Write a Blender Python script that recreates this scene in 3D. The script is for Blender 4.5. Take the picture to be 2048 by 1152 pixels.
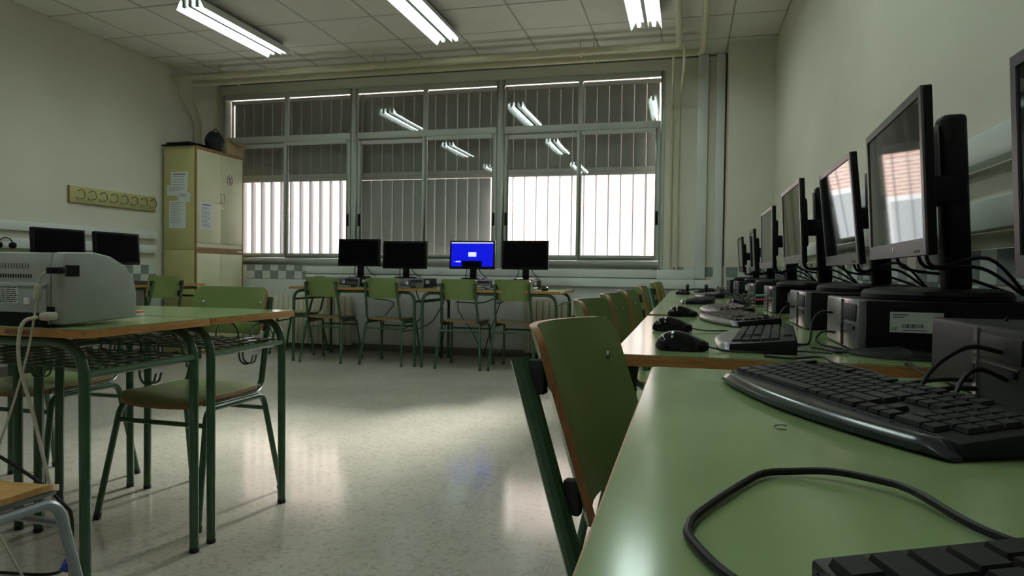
import bpy, bmesh, math, random
from mathutils import Matrix, Vector
random.seed(7)
PI = math.pi
for o in list(bpy.data.objects): bpy.data.objects.remove(o)
scene = bpy.context.scene
COL = scene.collection

# ------------------------------------------------------------------ camera, sky, sun, exposure
CAM_H = 0.922
def cam_axes(yaw, pitch, roll):
    f = Vector((-math.sin(yaw)*math.cos(pitch), math.cos(yaw)*math.cos(pitch), math.sin(pitch)))
    r = Vector((math.cos(yaw), math.sin(yaw), 0)); u = r.cross(f)
    return r*math.cos(roll)+u*math.sin(roll), u*math.cos(roll)-r*math.sin(roll), f
cr, cu, cf = cam_axes(0.24835, -0.02426, 0.01285)
cam = bpy.data.cameras.new('camera'); cam.lens = 24.236; cam.sensor_width = 36; cam.clip_start = 0.02
camo = bpy.data.objects.new('camera', cam); COL.objects.link(camo)
M = Matrix.Identity(4)
for i in range(3):
    M[i][0] = cr[i]; M[i][1] = cu[i]; M[i][2] = -cf[i]
M[2][3] = CAM_H
camo.matrix_world = M
scene.camera = camo

wd = bpy.data.worlds.new('sky'); scene.world = wd; wd.use_nodes = True
wd.node_tree.nodes['Background'].inputs[0].default_value = (1.0, 0.975, 0.985, 1)
wd.node_tree.nodes['Background'].inputs[1].default_value = 4.6

sun = bpy.data.lights.new('sun', 'SUN'); sun.energy = 19.0; sun.angle = math.radians(8); sun.color = (1.0, 0.95, 0.9)
suno = bpy.data.objects.new('sun', sun); COL.objects.link(suno)
suno.rotation_euler = Vector((-0.18, -0.92, -0.385)).to_track_quat('-Z', 'Y').to_euler()

vs = scene.view_settings
vs.view_transform = 'Standard'; vs.look = 'None'; vs.gamma = 1.0; vs.exposure = 0.34; vs.use_curve_mapping = False
TUBE_POWER = 15.0

# ------------------------------------------------------------------ room numbers (metres)
XL, XR, YB, YF, ZC = -5.48, 0.766, 7.21, -2.9, 3.105
TZ = 0.758

# ------------------------------------------------------------------ materials
MATS = {}
def mat(name, col, rough=0.5, metal=0.0, var=0.0, scale=8.0, bump=0.0, bscale=60.0, spec=0.5, coat=0.0, stretch=None, emit=None, power=0.0):
    if name in MATS: return MATS[name]
    m = bpy.data.materials.new(name); m.use_nodes = True
    nt = m.node_tree; b = nt.nodes['Principled BSDF']
    b.inputs['Roughness'].default_value = rough; b.inputs['Metallic'].default_value = metal
    b.inputs['Specular IOR Level'].default_value = spec; b.inputs['Coat Weight'].default_value = coat
    b.inputs['Coat Roughness'].default_value = 0.08
    c = (col[0], col[1], col[2], 1)
    b.inputs['Base Color'].default_value = c
    if var > 0 or bump > 0:
        tc = nt.nodes.new('ShaderNodeTexCoord'); mp = nt.nodes.new('ShaderNodeMapping')
        nt.links.new(tc.outputs['Object'], mp.inputs[0])
        if stretch: mp.inputs['Scale'].default_value = stretch
    if var > 0:
        n = nt.nodes.new('ShaderNodeTexNoise'); n.inputs['Scale'].default_value = scale; n.inputs['Detail'].default_value = 5
        nt.links.new(mp.outputs[0], n.inputs['Vector'])
        r = nt.nodes.new('ShaderNodeValToRGB')
        r.color_ramp.elements[0].position = 0.3; r.color_ramp.elements[1].position = 0.7
        r.color_ramp.elements[0].color = tuple(max(0, x*(1-var)) for x in col)+(1,)
        r.color_ramp.elements[1].color = tuple(min(1, x*(1+var)) for x in col)+(1,)
        nt.links.new(n.outputs['Fac'], r.inputs[0]); nt.links.new(r.outputs[0], b.inputs['Base Color'])
    if bump > 0:
        n2 = nt.nodes.new('ShaderNodeTexNoise'); n2.inputs['Scale'].default_value = bscale; n2.inputs['Detail'].default_value = 3
        nt.links.new(mp.outputs[0], n2.inputs['Vector'])
        bp = nt.nodes.new('ShaderNodeBump'); bp.inputs['Strength'].default_value = bump; bp.inputs['Distance'].default_value = 0.002
        nt.links.new(n2.outputs['Fac'], bp.inputs['Height']); nt.links.new(bp.outputs[0], b.inputs['Normal'])
    if emit:
        b.inputs['Emission Color'].default_value = emit+(1,); b.inputs['Emission Strength'].default_value = power
    MATS[name] = m
    return m

def mat_floor():
    m = bpy.data.materials.new('terrazzo'); m.use_nodes = True
    nt = m.node_tree; b = nt.nodes['Principled BSDF']; L = nt.links.new
    tc = nt.nodes.new('ShaderNodeTexCoord')
    v = nt.nodes.new('ShaderNodeTexVoronoi'); v.inputs['Scale'].default_value = 75; L(tc.outputs['Object'], v.inputs['Vector'])
    r = nt.nodes.new('ShaderNodeValToRGB'); e = r.color_ramp.elements
    e[0].position = 0.0; e[0].color = (0.47, 0.43, 0.365, 1); e[1].position = 0.3; e[1].color = (0.59, 0.55, 0.475, 1)
    sep = nt.nodes.new('ShaderNodeSeparateColor'); L(v.outputs['Color'], sep.inputs[0]); L(sep.outputs[0], r.inputs[0])
    n = nt.nodes.new('ShaderNodeTexNoise'); n.inputs['Scale'].default_value = 1.6; n.inputs['Detail'].default_value = 4; L(tc.outputs['Object'], n.inputs['Vector'])
    mx = nt.nodes.new('ShaderNodeMixRGB'); mx.blend_type = 'MULTIPLY'; mx.inputs[0].default_value = 0.35
    L(r.outputs[0], mx.inputs[1]); L(n.outputs['Fac'], mx.inputs[2])
    br = nt.nodes.new('ShaderNodeTexBrick'); br.offset = 0.0
    br.inputs['Scale'].default_value = 1.0; br.inputs['Brick Width'].default_value = 0.4; br.inputs['Row Height'].default_value = 0.4
    br.inputs['Mortar Size'].default_value = 0.0011; br.inputs['Color1'].default_value = (1, 1, 1, 1); br.inputs['Color2'].default_value = (0.965, 0.965, 0.965, 1)
    br.inputs['Mortar'].default_value = (0.72, 0.68, 0.62, 1); L(tc.outputs['Object'], br.inputs['Vector'])
    m2 = nt.nodes.new('ShaderNodeMixRGB'); m2.blend_type = 'MULTIPLY'; m2.inputs[0].default_value = 1
    L(mx.outputs[0], m2.inputs[1]); L(br.outputs['Color'], m2.inputs[2]); L(m2.outputs[0], b.inputs['Base Color'])
    rr = nt.nodes.new('ShaderNodeMapRange'); b.inputs['Specular IOR Level'].default_value = 0.4; rr.inputs['To Min'].default_value = 0.09; rr.inputs['To Max'].default_value = 0.17
    n2 = nt.nodes.new('ShaderNodeTexNoise'); n2.inputs['Scale'].default_value = 3.5; n2.inputs['Detail'].default_value = 6; L(tc.outputs['Object'], n2.inputs['Vector'])
    L(n2.outputs['Fac'], rr.inputs['Value']); L(rr.outputs[0], b.inputs['Roughness'])
    bp = nt.nodes.new('ShaderNodeBump'); bp.inputs['Strength'].default_value = 0.02; bp.inputs['Distance'].default_value = 0.01
    n3 = nt.nodes.new('ShaderNodeTexNoise'); n3.inputs['Scale'].default_value = 5; L(tc.outputs['Object'], n3.inputs['Vector'])
    L(n3.outputs['Fac'], bp.inputs['Height']); L(bp.outputs[0], b.inputs['Normal'])
    return m

def mat_wall():
    m = bpy.data.materials.new('wall_paint'); m.use_nodes = True
    nt = m.node_tree; b = nt.nodes['Principled BSDF']; L = nt.links.new
    tc = nt.nodes.new('ShaderNodeTexCoord'); sx = nt.nodes.new('ShaderNodeSeparateXYZ'); L(tc.outputs['Object'], sx.inputs[0])
    mr = nt.nodes.new('ShaderNodeMath'); mr.operation = 'GREATER_THAN'; mr.inputs[1].default_value = 0.80; L(sx.outputs['Z'], mr.inputs[0])
    n = nt.nodes.new('ShaderNodeTexNoise'); n.inputs['Scale'].default_value = 1.3; n.inputs['Detail'].default_value = 5; L(tc.outputs['Object'], n.inputs['Vector'])
    r = nt.nodes.new('ShaderNodeValToRGB'); e = r.color_ramp.elements
    e[0].position = 0.3; e[0].color = (0.63, 0.61, 0.50, 1); e[1].position = 0.7; e[1].color = (0.70, 0.68, 0.57, 1); L(n.outputs['Fac'], r.inputs[0])
    mx = nt.nodes.new('ShaderNodeMixRGB'); mx.inputs[1].default_value = (0.66, 0.68, 0.66, 1)
    L(mr.outputs[0], mx.inputs[0]); L(r.outputs[0], mx.inputs[2]); L(mx.outputs[0], b.inputs['Base Color'])
    b.inputs['Roughness'].default_value = 0.6
    n2 = nt.nodes.new('ShaderNodeTexNoise'); n2.inputs['Scale'].default_value = 220; L(tc.outputs['Object'], n2.inputs['Vector'])
    bp = nt.nodes.new('ShaderNodeBump'); bp.inputs['Strength'].default_value = 0.12; bp.inputs['Distance'].default_value = 0.002
    L(n2.outputs['Fac'], bp.inputs['Height']); L(bp.outputs[0], b.inputs['Normal'])
    return m

def mat_glass():
    m = bpy.data.materials.new('window_glass'); m.use_nodes = True
    nt = m.node_tree; nt.nodes.remove(nt.nodes['Principled BSDF']); L = nt.links.new
    out = nt.nodes['Material Output']
    tr = nt.nodes.new('ShaderNodeBsdfTransparent'); tr.inputs[0].default_value = (0.9, 0.93, 0.92, 1)
    gl = nt.nodes.new('ShaderNodeBsdfGlossy'); gl.inputs['Roughness'].default_value = 0.0
    lw = nt.nodes.new('ShaderNodeLayerWeight'); pw = nt.nodes.new('ShaderNodeMath'); pw.operation = 'POWER'; pw.inputs[1].default_value = 5
    L(lw.outputs['Facing'], pw.inputs[0]); fr = nt.nodes.new('ShaderNodeMath'); fr.operation = 'MULTIPLY_ADD'; fr.inputs[1].default_value = 0.9; fr.inputs[2].default_value = 0.055; L(pw.outputs[0], fr.inputs[0])
    tc = nt.nodes.new('ShaderNodeTexCoord'); n = nt.nodes.new('ShaderNodeTexNoise'); n.inputs['Scale'].default_value = 2.5
    L(tc.outputs['Object'], n.inputs['Vector'])
    bp = nt.nodes.new('ShaderNodeBump'); bp.inputs['Strength'].default_value = 0.015; bp.inputs['Distance'].default_value = 0.02
    L(n.outputs['Fac'], bp.inputs['Height']); L(bp.outputs[0], gl.inputs['Normal'])
    mx = nt.nodes.new('ShaderNodeMixShader'); L(fr.outputs[0], mx.inputs[0]); L(tr.outputs[0], mx.inputs[1]); L(gl.outputs[0], mx.inputs[2])
    L(mx.outputs[0], out.inputs['Surface'])
    return m

def mat_brick():
    m = bpy.data.materials.new('facade_brick'); m.use_nodes = True
    nt = m.node_tree; b = nt.nodes['Principled BSDF']; L = nt.links.new
    tc = nt.nodes.new('ShaderNodeTexCoord'); mp = nt.nodes.new('ShaderNodeMapping'); mp.inputs['Rotation'].default_value = (PI/2, 0, 0)
    L(tc.outputs['Object'], mp.inputs[0])
    br = nt.nodes.new('ShaderNodeTexBrick'); br.inputs['Scale'].default_value = 1; br.inputs['Brick Width'].default_value = 0.26; br.inputs['Row Height'].default_value = 0.085
    br.inputs['Mortar Size'].default_value = 0.012; br.inputs['Color1'].default_value = (0.60, 0.36, 0.30, 1); br.inputs['Color2'].default_value = (0.66, 0.42, 0.36, 1)
    br.inputs['Mortar'].default_value = (0.8, 0.75, 0.7, 1); L(mp.outputs[0], br.inputs['Vector']); L(br.outputs['Color'], b.inputs['Base Color'])
    b.inputs['Roughness'].default_value = 0.9
    return m

GREEN_LAM = mat('green_laminate', (0.25, 0.335, 0.155), 0.16, var=0.08, scale=5, bump=0.008, bscale=200, spec=0.5)
GREEN_PLY = mat('green_ply_face', (0.20, 0.27, 0.085), 0.28, var=0.08, scale=6)
WOOD_EDGE = mat('table_edge_wood', (0.42, 0.20, 0.06), 0.4, var=0.3, scale=9, stretch=(3, 3, 40))
PLY_EDGE = mat('plywood_edge', (0.28, 0.12, 0.04), 0.35, var=0.45, scale=30, stretch=(6, 60, 1.5))
PALE_PLY = mat('pale_ply_back', (0.62, 0.58, 0.44), 0.5, var=0.1, scale=8)
TUBE_G = mat('green_enamel_tube', (0.036, 0.098, 0.046), 0.22, var=0.12, scale=12, spec=0.6)
WIRE_G = mat('dark_green_wire', (0.03, 0.075, 0.04), 0.3)
RUBBER = mat('black_rubber', (0.012, 0.012, 0.013), 0.6)
STEEL = mat('bright_steel', (0.6, 0.62, 0.62), 0.25, metal=1.0)
BLACKP = mat('black_plastic', (0.004, 0.004, 0.0045), 0.45, spec=0.2, var=0.2, scale=30)
BLACKG = mat('gloss_black_plastic', (0.005, 0.005, 0.007), 0.14, spec=0.4)
BEZEL = mat('brushed_bezel', (0.12, 0.105, 0.115), 0.36, metal=0.3, var=0.15, scale=60, stretch=(1, 1, 8))
SCREEN = mat('dark_screen', (0.012, 0.012, 0.015), 0.035, spec=0.6)
SCREEN_OFF = mat('matt_dark_screen', (0.003, 0.003, 0.0035), 0.5, spec=0.03)
KEY_M = mat('charcoal_key', (0.006, 0.006, 0.007), 0.45, spec=0.35)
KBODY = mat('charcoal_keyboard_body', (0.005, 0.005, 0.006), 0.45, spec=0.3)
PALM = mat('glossy_palm_rest', (0.016, 0.020, 0.028), 0.2)
PALM_S = mat('silver_grey_palm_rest', (0.22, 0.21, 0.23), 0.28)
PCFRONT = mat('pc_front_silver', (0.23, 0.22, 0.24), 0.25, metal=0.5, var=0.1, scale=10)
PCDARK = mat('pc_front_charcoal', (0.026, 0.024, 0.026), 0.5, spec=0.3, var=0.1, scale=20)
PCBODY = mat('pc_case_black', (0.005, 0.005, 0.006), 0.5, spec=0.2)
LABELM = mat('sticker_white', (0.55, 0.58, 0.55), 0.5)
PRINT = mat('printed_ink', (0.04, 0.04, 0.06), 0.6)
INKRED = mat('printed_red', (0.35, 0.03, 0.05), 0.6)
ALU = mat('window_aluminium', (0.47, 0.49, 0.45), 0.40, metal=0.0, var=0.06, scale=4)
SLAT_LIT = mat('louver_slat_grey_lit', (0.36, 0.34, 0.34), 0.5, var=0.06, scale=3)  # same slats, lightened: lit look of the shut tier put into the colour
SLAT_SHADED = mat('louver_slat_grey_shaded', (0.24, 0.225, 0.21), 0.5, var=0.06, scale=3)  # same slats, darkened: backlit shade of the upper tier put into the colour
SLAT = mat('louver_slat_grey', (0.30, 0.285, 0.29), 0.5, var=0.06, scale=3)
RAIL = mat('louver_rail_grey', (0.40, 0.37, 0.35), 0.5)
CABY = mat('cabinet_side_yellow', (0.50, 0.46, 0.20), 0.45, var=0.06, scale=4)
CABD = mat('cabinet_door_cream', (0.60, 0.60, 0.40), 0.42, var=0.05, scale=4)
CABE = mat('cabinet_edge_brown', (0.27, 0.15, 0.055), 0.5, var=0.2, scale=15)
PAPER = mat('paper_white', (0.66, 0.69, 0.70), 0.7)
DUCT = mat('duct_white_pvc', (0.70, 0.73, 0.70), 0.4, var=0.04, scale=5)
PIPE = mat('pipe_cream_paint', (0.62, 0.57, 0.40), 0.28, var=0.05, scale=6)
RADI = mat('radiator_cream', (0.62, 0.60, 0.47), 0.35, var=0.05, scale=6)
TILE_W = mat('glazed_tile_white', (0.62, 0.66, 0.62), 0.2, var=0.04, scale=10)
TILE_G = mat('glazed_tile_grey', (0.24, 0.27, 0.27), 0.2, var=0.06, scale=10)
CTILE = mat('ceiling_tile', (0.74, 0.71, 0.64), 0.8, var=0.04, scale=5, bump=0.25, bscale=180)
CBAR = mat('ceiling_grid_bar', (0.42, 0.40, 0.36), 0.5)
BASEB = mat('skirting_grey', (0.20, 0.185, 0.165), 0.4, var=0.15, scale=30)
REFL = mat('lamp_reflector_white', (0.80, 0.84, 0.82), 0.3)
LHOUSE = mat('lamp_housing_grey', (0.35, 0.38, 0.36), 0.5)
TUBEL = mat('fluorescent_tube', (0.9, 0.95, 0.93), 0.3, emit=(0.86, 1.0, 0.95), power=TUBE_POWER)
PRN = mat('printer_grey', (0.33, 0.34, 0.32), 0.5, var=0.04, scale=20, bump=0.1, bscale=400)
PRN_B = mat('printer_back_panel', (0.36, 0.40, 0.41), 0.45)
CORD_W = mat('beige_cord', (0.46, 0.43, 0.34), 0.5)
CORD_B = mat('black_cord', (0.005, 0.005, 0.005), 0.45, spec=0.3)
CARD = mat('cardboard', (0.36, 0.29, 0.17), 0.8, var=0.1, scale=10)
BAGM = mat('dark_navy_cloth', (0.008, 0.008, 0.014), 0.8, bump=0.3, bscale=80)
WOODSEAT = mat('varnished_beech', (0.50, 0.28, 0.10), 0.25, var=0.18, scale=6, stretch=(2, 12, 2))
GREYT = mat('grey_enamel_tube', (0.30, 0.34, 0.37), 0.3)
BLUESCR = mat('lit_blue_screen', (0.0, 0.0, 0.02), 0.2, var=0, emit=(0.002, 0.006, 0.72), power=0.8)
WHITESCR = mat('lit_white_pixels', (0.1, 0.1, 0.1), 0.2, emit=(0.75, 0.78, 1.0), power=0.8)
ORANGE = mat('orange_plastic', (0.75, 0.14, 0.04), 0.4)
WHITEP = mat('white_plastic', (0.7, 0.7, 0.7), 0.4)
BLUEP = mat('blue_plug', (0.03, 0.05, 0.35), 0.4)
REDP = mat('red_plug', (0.45, 0.05, 0.09), 0.4)
MINT = mat('mint_plug', (0.10, 0.42, 0.35), 0.4)
CONC = mat('pale_concrete', (0.70, 0.68, 0.66), 0.8, var=0.08, scale=3)
FWHITE = mat('facade_white', (0.78, 0.78, 0.78), 0.7)
FGLASS = mat('facade_pane', (0.45, 0.47, 0.5), 0.15)
FLOOR, WALL, GLASS, BRICK = mat_floor(), mat_wall(), mat_glass(), mat_brick()

# ------------------------------------------------------------------ mesh helpers
def fillet(pts, rad, seg=6):
    pts = [Vector(p) for p in pts]; out = [pts[0]]
    for i in range(1, len(pts)-1):
        a, b, c = pts[i-1], pts[i], pts[i+1]
        u = (a-b); v = (c-b); lu, lv = u.length, v.length; u.normalize(); v.normalize()
        ang = u.angle(v)
        if ang > PI-0.02: out.append(b); continue
        dd = min(rad/math.tan(ang/2), lu*0.49, lv*0.49)
        p, q = b+u*dd, b+v*dd
        for k in range(seg+1):
            t = k/seg
            out.append(p*(1-t)**2+b*2*t*(1-t)+q*t*t)
    out.append(pts[-1]); return out
def smooth_path(pts, n=8):
    P = [Vector(p) for p in pts]; P = [P[0]*2-P[1]]+P+[P[-1]*2-P[-2]]; out = []
    for i in range(1, len(P)-2):
        a, b, c, d = P[i-1:i+3]
        for k in range(n):
            t = k/n
            out.append(0.5*((2*b)+(c-a)*t+(2*a-5*b+4*c-d)*t*t+(3*b-a-3*c+d)*t**3))
    out.append(P[-2]); return out
def rrect(w, h, r, n=4, cx=0, cy=0):
    out = []
    for k, (sx, sy) in enumerate(((1, 1), (-1, 1), (-1, -1), (1, -1))):
        for i in range(n+1):
            a = PI/2*k+PI/2*i/n
            out.append((cx+sx*(w/2-r)+r*math.cos(a), cy+sy*(h/2-r)+r*math.sin(a)))
    return out
def dense(o, step=.03):
    out = []
    for i, p in enumerate(o):
        q = o[(i+1) % len(o)]; n = max(1, int(math.hypot(q[0]-p[0], q[1]-p[1])/step))
        out += [(p[0]+(q[0]-p[0])*k/n, p[1]+(q[1]-p[1])*k/n) for k in range(n)]
    return out
class MB:
    def __init__(s): s.v = []; s.f = []; s.m = []
    def add(s, vs, fs, mi=0):
        o = len(s.v); s.v += [tuple(x) for x in vs]
        for f in fs: s.f.append([i+o for i in f]); s.m.append(mi)
        return s
    def box(s, x0, x1, y0, y1, z0, z1, mi=0):
        vs = [(x, y, z) for z in (z0, z1) for y in (y0, y1) for x in (x0, x1)]
        return s.add(vs, [(0, 2, 3, 1), (4, 5, 7, 6), (0, 1, 5, 4), (2, 6, 7, 3), (0, 4, 6, 2), (1, 3, 7, 5)], mi)
    def tube(s, pts, r, n=8, mi=0, closed=False):
        P = [Vector(p) for p in pts]; N = len(P)
        T = []
        for i in range(N):
            a = P[i-1] if (i > 0 or closed) else P[i]; b = P[(i+1) % N] if (i < N-1 or closed) else P[i]
            t = (b-a); T.append(t.normalized() if t.length > 1e-9 else Vector((0, 0, 1)))
        up = Vector((0, 0, 1)) if abs(T[0].z) < 0.9 else Vector((1, 0, 0))
        nx = T[0].cross(up).normalized(); vs = []
        for i in range(N):
            nx = (nx-T[i]*nx.dot(T[i])).normalized(); ny = T[i].cross(nx)
            rr = r[i] if isinstance(r, (list, tuple)) else r
            for k in range(n):
                a = 2*PI*k/n; vs.append(P[i]+nx*(rr*math.cos(a))+ny*(rr*math.sin(a)))
        fs = []
        for i in range(N if closed else N-1):
            for k in range(n):
                j = (i+1) % N
                fs.append((i*n+k, i*n+(k+1) % n, j*n+(k+1) % n, j*n+k))
        if not closed:
            fs.append(tuple(range(n-1, -1, -1))); fs.append(tuple((N-1)*n+k for k in range(n)))
        return s.add(vs, fs, mi)
    def cyl(s, p, q, r, n=14, mi=0, r2=None):
        return s.tube([p, q], [r, r if r2 is None else r2], n, mi)
    def lathe(s, prof, n=20, mi=0, c=(0, 0)):
        vs = [(c[0]+r*math.cos(2*PI*k/n), c[1]+r*math.sin(2*PI*k/n), z) for r, z in prof for k in range(n)]
        fs = [(i*n+k, i*n+(k+1) % n, (i+1)*n+(k+1) % n, (i+1)*n+k) for i in range(len(prof)-1) for k in range(n)]
        fs.append(tuple(range(n-1, -1, -1))); fs.append(tuple((len(prof)-1)*n+k for k in range(n)))
        return s.add(vs, fs, mi)
    def loft(s, secs, mi=0, caps=True):
        n = len(secs[0]); vs = [p for q in secs for p in q]
        fs = [(i*n+k, i*n+(k+1) % n, (i+1)*n+(k+1) % n, (i+1)*n+k) for i in range(len(secs)-1) for k in range(n)]
        if caps: fs.append(tuple(range(n-1, -1, -1))); fs.append(tuple((len(secs)-1)*n+k for k in range(n)))
        return s.add(vs, fs, mi)
    def prism(s, poly, axis, a, b, mi=0):
        def mk(p, t): return {'x': (t, p[0], p[1]), 'y': (p[0], t, p[1]), 'z': (p[0], p[1], t)}[axis]
        return s.loft([[mk(p, a) for p in poly], [mk(p, b) for p in poly]], mi)
    def slab(s, outline, hf, th, mp, rings=4, mi=(0, 1, 0)):
        n = len(outline); cx = sum(p[0] for p in outline)/n; cy = sum(p[1] for p in outline)/n
        def layer(off):
            vs = [mp(cx, cy, hf(cx, cy)+off)]
            for r in range(1, rings+1):
                t = r/rings
                for p in outline:
                    x, y = cx+(p[0]-cx)*t, cy+(p[1]-cy)*t; vs.append(mp(x, y, hf(x, y)+off))
            fs = [(0, 1+k, 1+(k+1) % n) for k in range(n)]
            for r in range(1, rings):
                o, q = 1+(r-1)*n, 1+r*n
                fs += [(o+k, q+k, q+(k+1) % n, o+(k+1) % n) for k in range(n)]
            return vs, fs
        v1, f1 = layer(0); v2, f2 = layer(-th)
        s.add(v1, f1, mi[0]); s.add(v2, [tuple(reversed(f)) for f in f2], mi[2])
        o = 1+(rings-1)*n
        s.add([v1[o+k] for k in range(n)]+[v2[o+k] for k in range(n)], [(k, n+k, n+(k+1) % n, (k+1) % n) for k in range(n)], mi[1])
        return s
    def mesh(s, name, mats, bevel=0, seg=2, smooth=True, angle=35):
        me = bpy.data.meshes.new(name); me.from_pydata(s.v, [], s.f)
        for m in (mats if isinstance(mats, (list, tuple)) else [mats]): me.materials.append(m)
        me.polygons.foreach_set('material_index', s.m)
        bm = bmesh.new(); bm.from_mesh(me)
        bmesh.ops.remove_doubles(bm, verts=bm.verts, dist=1e-6)
        bmesh.ops.recalc_face_normals(bm, faces=bm.faces)
        if bevel > 0:
            es = [e for e in bm.edges if len(e.link_faces) == 2 and e.calc_face_angle(0) > 0.5]
            bmesh.ops.bevel(bm, geom=es, offset=bevel, segments=seg, affect='EDGES', profile=0.5, clamp_overlap=True)
        bm.to_mesh(me); bm.free()
        if smooth:
            me.polygons.foreach_set('use_smooth', [True]*len(me.polygons))
            me.set_sharp_from_angle(angle=math.radians(angle))
        me.update(); return me
def put(name, me, parent=None, loc=(0, 0, 0), rot=(0, 0, 0), sc=None):
    o = bpy.data.objects.new(name, me); COL.objects.link(o); o.location = loc; o.rotation_euler = rot
    if sc: o.scale = sc
    if parent: o.parent = parent
    return o
def part(name, mb, mats, parent=None, loc=(0, 0, 0), rot=(0, 0, 0), **k):
    return put(name, mb.mesh(name, mats, **k), parent, loc, rot)
def tag(o, label, cat, group=None):
    o['label'] = label; o['category'] = cat
    if group: o['group'] = group
    return o
def thing(name, label, cat, loc=(0, 0, 0), rz=0, group=None):
    o = bpy.data.objects.new(name, None); COL.objects.link(o); o.location = loc; o.rotation_euler = (0, 0, rz); o.empty_display_size = 0.1
    return tag(o, label, cat, group)
def struct(o): o['kind'] = 'structure'; return o
KIDS = {}
def dup(root, loc, rz, label, group=None):
    def cp(o, par):
        c = o.copy(); COL.objects.link(c)
        if par: c.parent = par
        for ch in o.children: cp(ch, c)
        return c
    r = cp(root, None); r.location = loc; r.rotation_euler = (0, 0, rz); r['label'] = label
    if group: r['group'] = group
    return r
def text(name, s, size, m, parent, loc, rot, ext=0.0003):
    cu_ = bpy.data.curves.new(name, 'FONT'); cu_.body = s; cu_.size = size; cu_.extrude = ext; cu_.align_x = 'CENTER'; cu_.align_y = 'CENTER'
    cu_.materials.append(m)
    tmp = bpy.data.objects.new(name+'_curve', cu_); COL.objects.link(tmp)
    dg = bpy.context.evaluated_depsgraph_get(); me = bpy.data.meshes.new_from_object(tmp.evaluated_get(dg))
    bpy.data.objects.remove(tmp)
    if not me.materials: me.materials.append(m)
    return put(name, me, parent, loc, rot)

# ================================================================== THE ROOM SHELL
fl = struct(part('floor', MB().box(XL-.1, XR+.1, YF-.1, YB+.3, -.12, 0), FLOOR, smooth=False))
wl = struct(part('wall_left', MB().box(XL-.15, XL, YF-.15, YB+.25, 0, ZC+.3), WALL, smooth=False))
wr = struct(part('wall_right', MB().box(XR, XR+.15, YF-.15, YB+.25, 0, ZC+.3), WALL, smooth=False))
struct(part('wall_front', MB().box(XL, XR, YF-.15, YF, 0, ZC+.3), WALL, smooth=False))
WX0, WX1, WZ0, WZ1 = -5.44, -0.245, 0.965, 2.975
b = MB()
for (y0, y1, z0, z1, x0, x1) in ((YB, YB+.035, WZ0, WZ1, WX0, WX1), (YB+.035, YB+.27, WZ0-.02, 2.992, WX0-.01, WX1+.01)):
    b.box(XL, x0, y0, y1, 0, ZC+.3); b.box(x1, XR, y0, y1, 0, ZC+.3)
    b.box(x0, x1, y0, y1, 0, z0); b.box(x0, x1, y0, y1, z1, ZC+.3)
wb = struct(part('wall_back', b, WALL, smooth=False))
wc = struct(part('wall_column', MB().box(0.352, XR, 6.82, YB, 0, ZC+.2), WALL, smooth=False))
struct(part('baseboard_back', MB().box(-4.98, 0.352, YB-.014, YB, 0, .075), BASEB, bevel=.003))
struct(part('baseboard_left', MB().box(XL, XL+.014, YF, 6.2, 0, .075), BASEB, bevel=.003))
struct(part('baseboard_right', MB().box(XR-.014, XR, YF, 6.82, 0, .075), BASEB, bevel=.003))
# the dark joint along the top of the window wall and down the column
struct(part('trim_1', MB().box(XL, 0.352, YB-.004, YB, ZC-.012, ZC), BASEB, smooth=False))
struct(part('trim_2', MB().box(0.338, 0.352, YB-.03, YB, 1.0, ZC), mat('column_gap_brown', (0.10, 0.065, 0.04), 0.8), smooth=False))

# suspended ceiling: slab, tiles and grid bars
ce = struct(part('ceiling', MB().box(XL, XR, YF, YB, ZC+.03, ZC+.12), CTILE, smooth=False))
xs = [XL]+[0.337-0.6035*k for k in range(9, -1, -1)]+[XR]
ys = [YF]+[6.715-0.6*k for k in range(15, -1, -1)]+[YB]
cache = {}
for i in range(len(xs)-1):
    for j in range(len(ys)-1):
        w, l = xs[i+1]-xs[i]-.012, ys[j+1]-ys[j]-.012
        k = (round(w, 3), round(l, 3))
        if k not in cache: cache[k] = MB().box(-w/2, w/2, -l/2, l/2, 0, .022).mesh('ceiling_tile', CTILE, bevel=.003, seg=1)
        put('ceiling_tile', cache[k], ce, ((xs[i]+xs[i+1])/2, (ys[j]+ys[j+1])/2, ZC+random.choice((0, 0, 0, .001, .003))))
for x in xs[1:-1]: part('grid_bar', MB().box(x-.007, x+.007, YF, YB, ZC-.001, ZC+.03), CBAR, ce, smooth=False)
for y in ys[1:-1]: part('grid_bar', MB().box(XL, XR, y-.007, y+.007, ZC-.0005, ZC+.029), CBAR, ce, smooth=False)

# glazed tile band, two checkered rows (pieces of their wall)
tmesh = {c: MB().box(-.0515, .0515, -.006, 0, -.0465, .0465).mesh('tile', m, bevel=.0015, seg=1) for c, m in ((0, TILE_W), (1, TILE_G))}
def tiles(parent, p0, dx, dy, rz, n, z0, rows=2, ph=0):
    for i in range(n):
        for r in range(rows):
            put('tile', tmesh[(i+r+ph) % 2], parent, (p0[0]+dx*i, p0[1]+dy*i, z0+.0475+r*.096), (0, 0, rz))
tiles(wb, (-5.045, YB), .1055, 0, 0, 8, .797, 1, 0); 
for i in range(8):                                    # the upper row is cut short by the window sill
    put('tile', tmesh[(i+1) % 2], wb, (-5.045+.1055*i, YB, .928), (0, 0, 0), (1, 1, .70))
for x, c in ((-.30, 1), (-.195, 0), (-.09, 1), (.015, 0), (.205, 1), (.31, 0)):
    put('tile', tmesh[c], wb, (x, YB, .940), (0, 0, 0))
tiles(wc, (.408, 6.82), .1055, 0, 0, 4, .797, 2, 0)
tiles(wr, (XR, 1.10), 0, .1055, -PI/2, 54, .806, 2, 0)
tiles(wl, (XL, 5.60), 0, .1055, PI/2, 6, .75, 2, 0)

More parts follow.
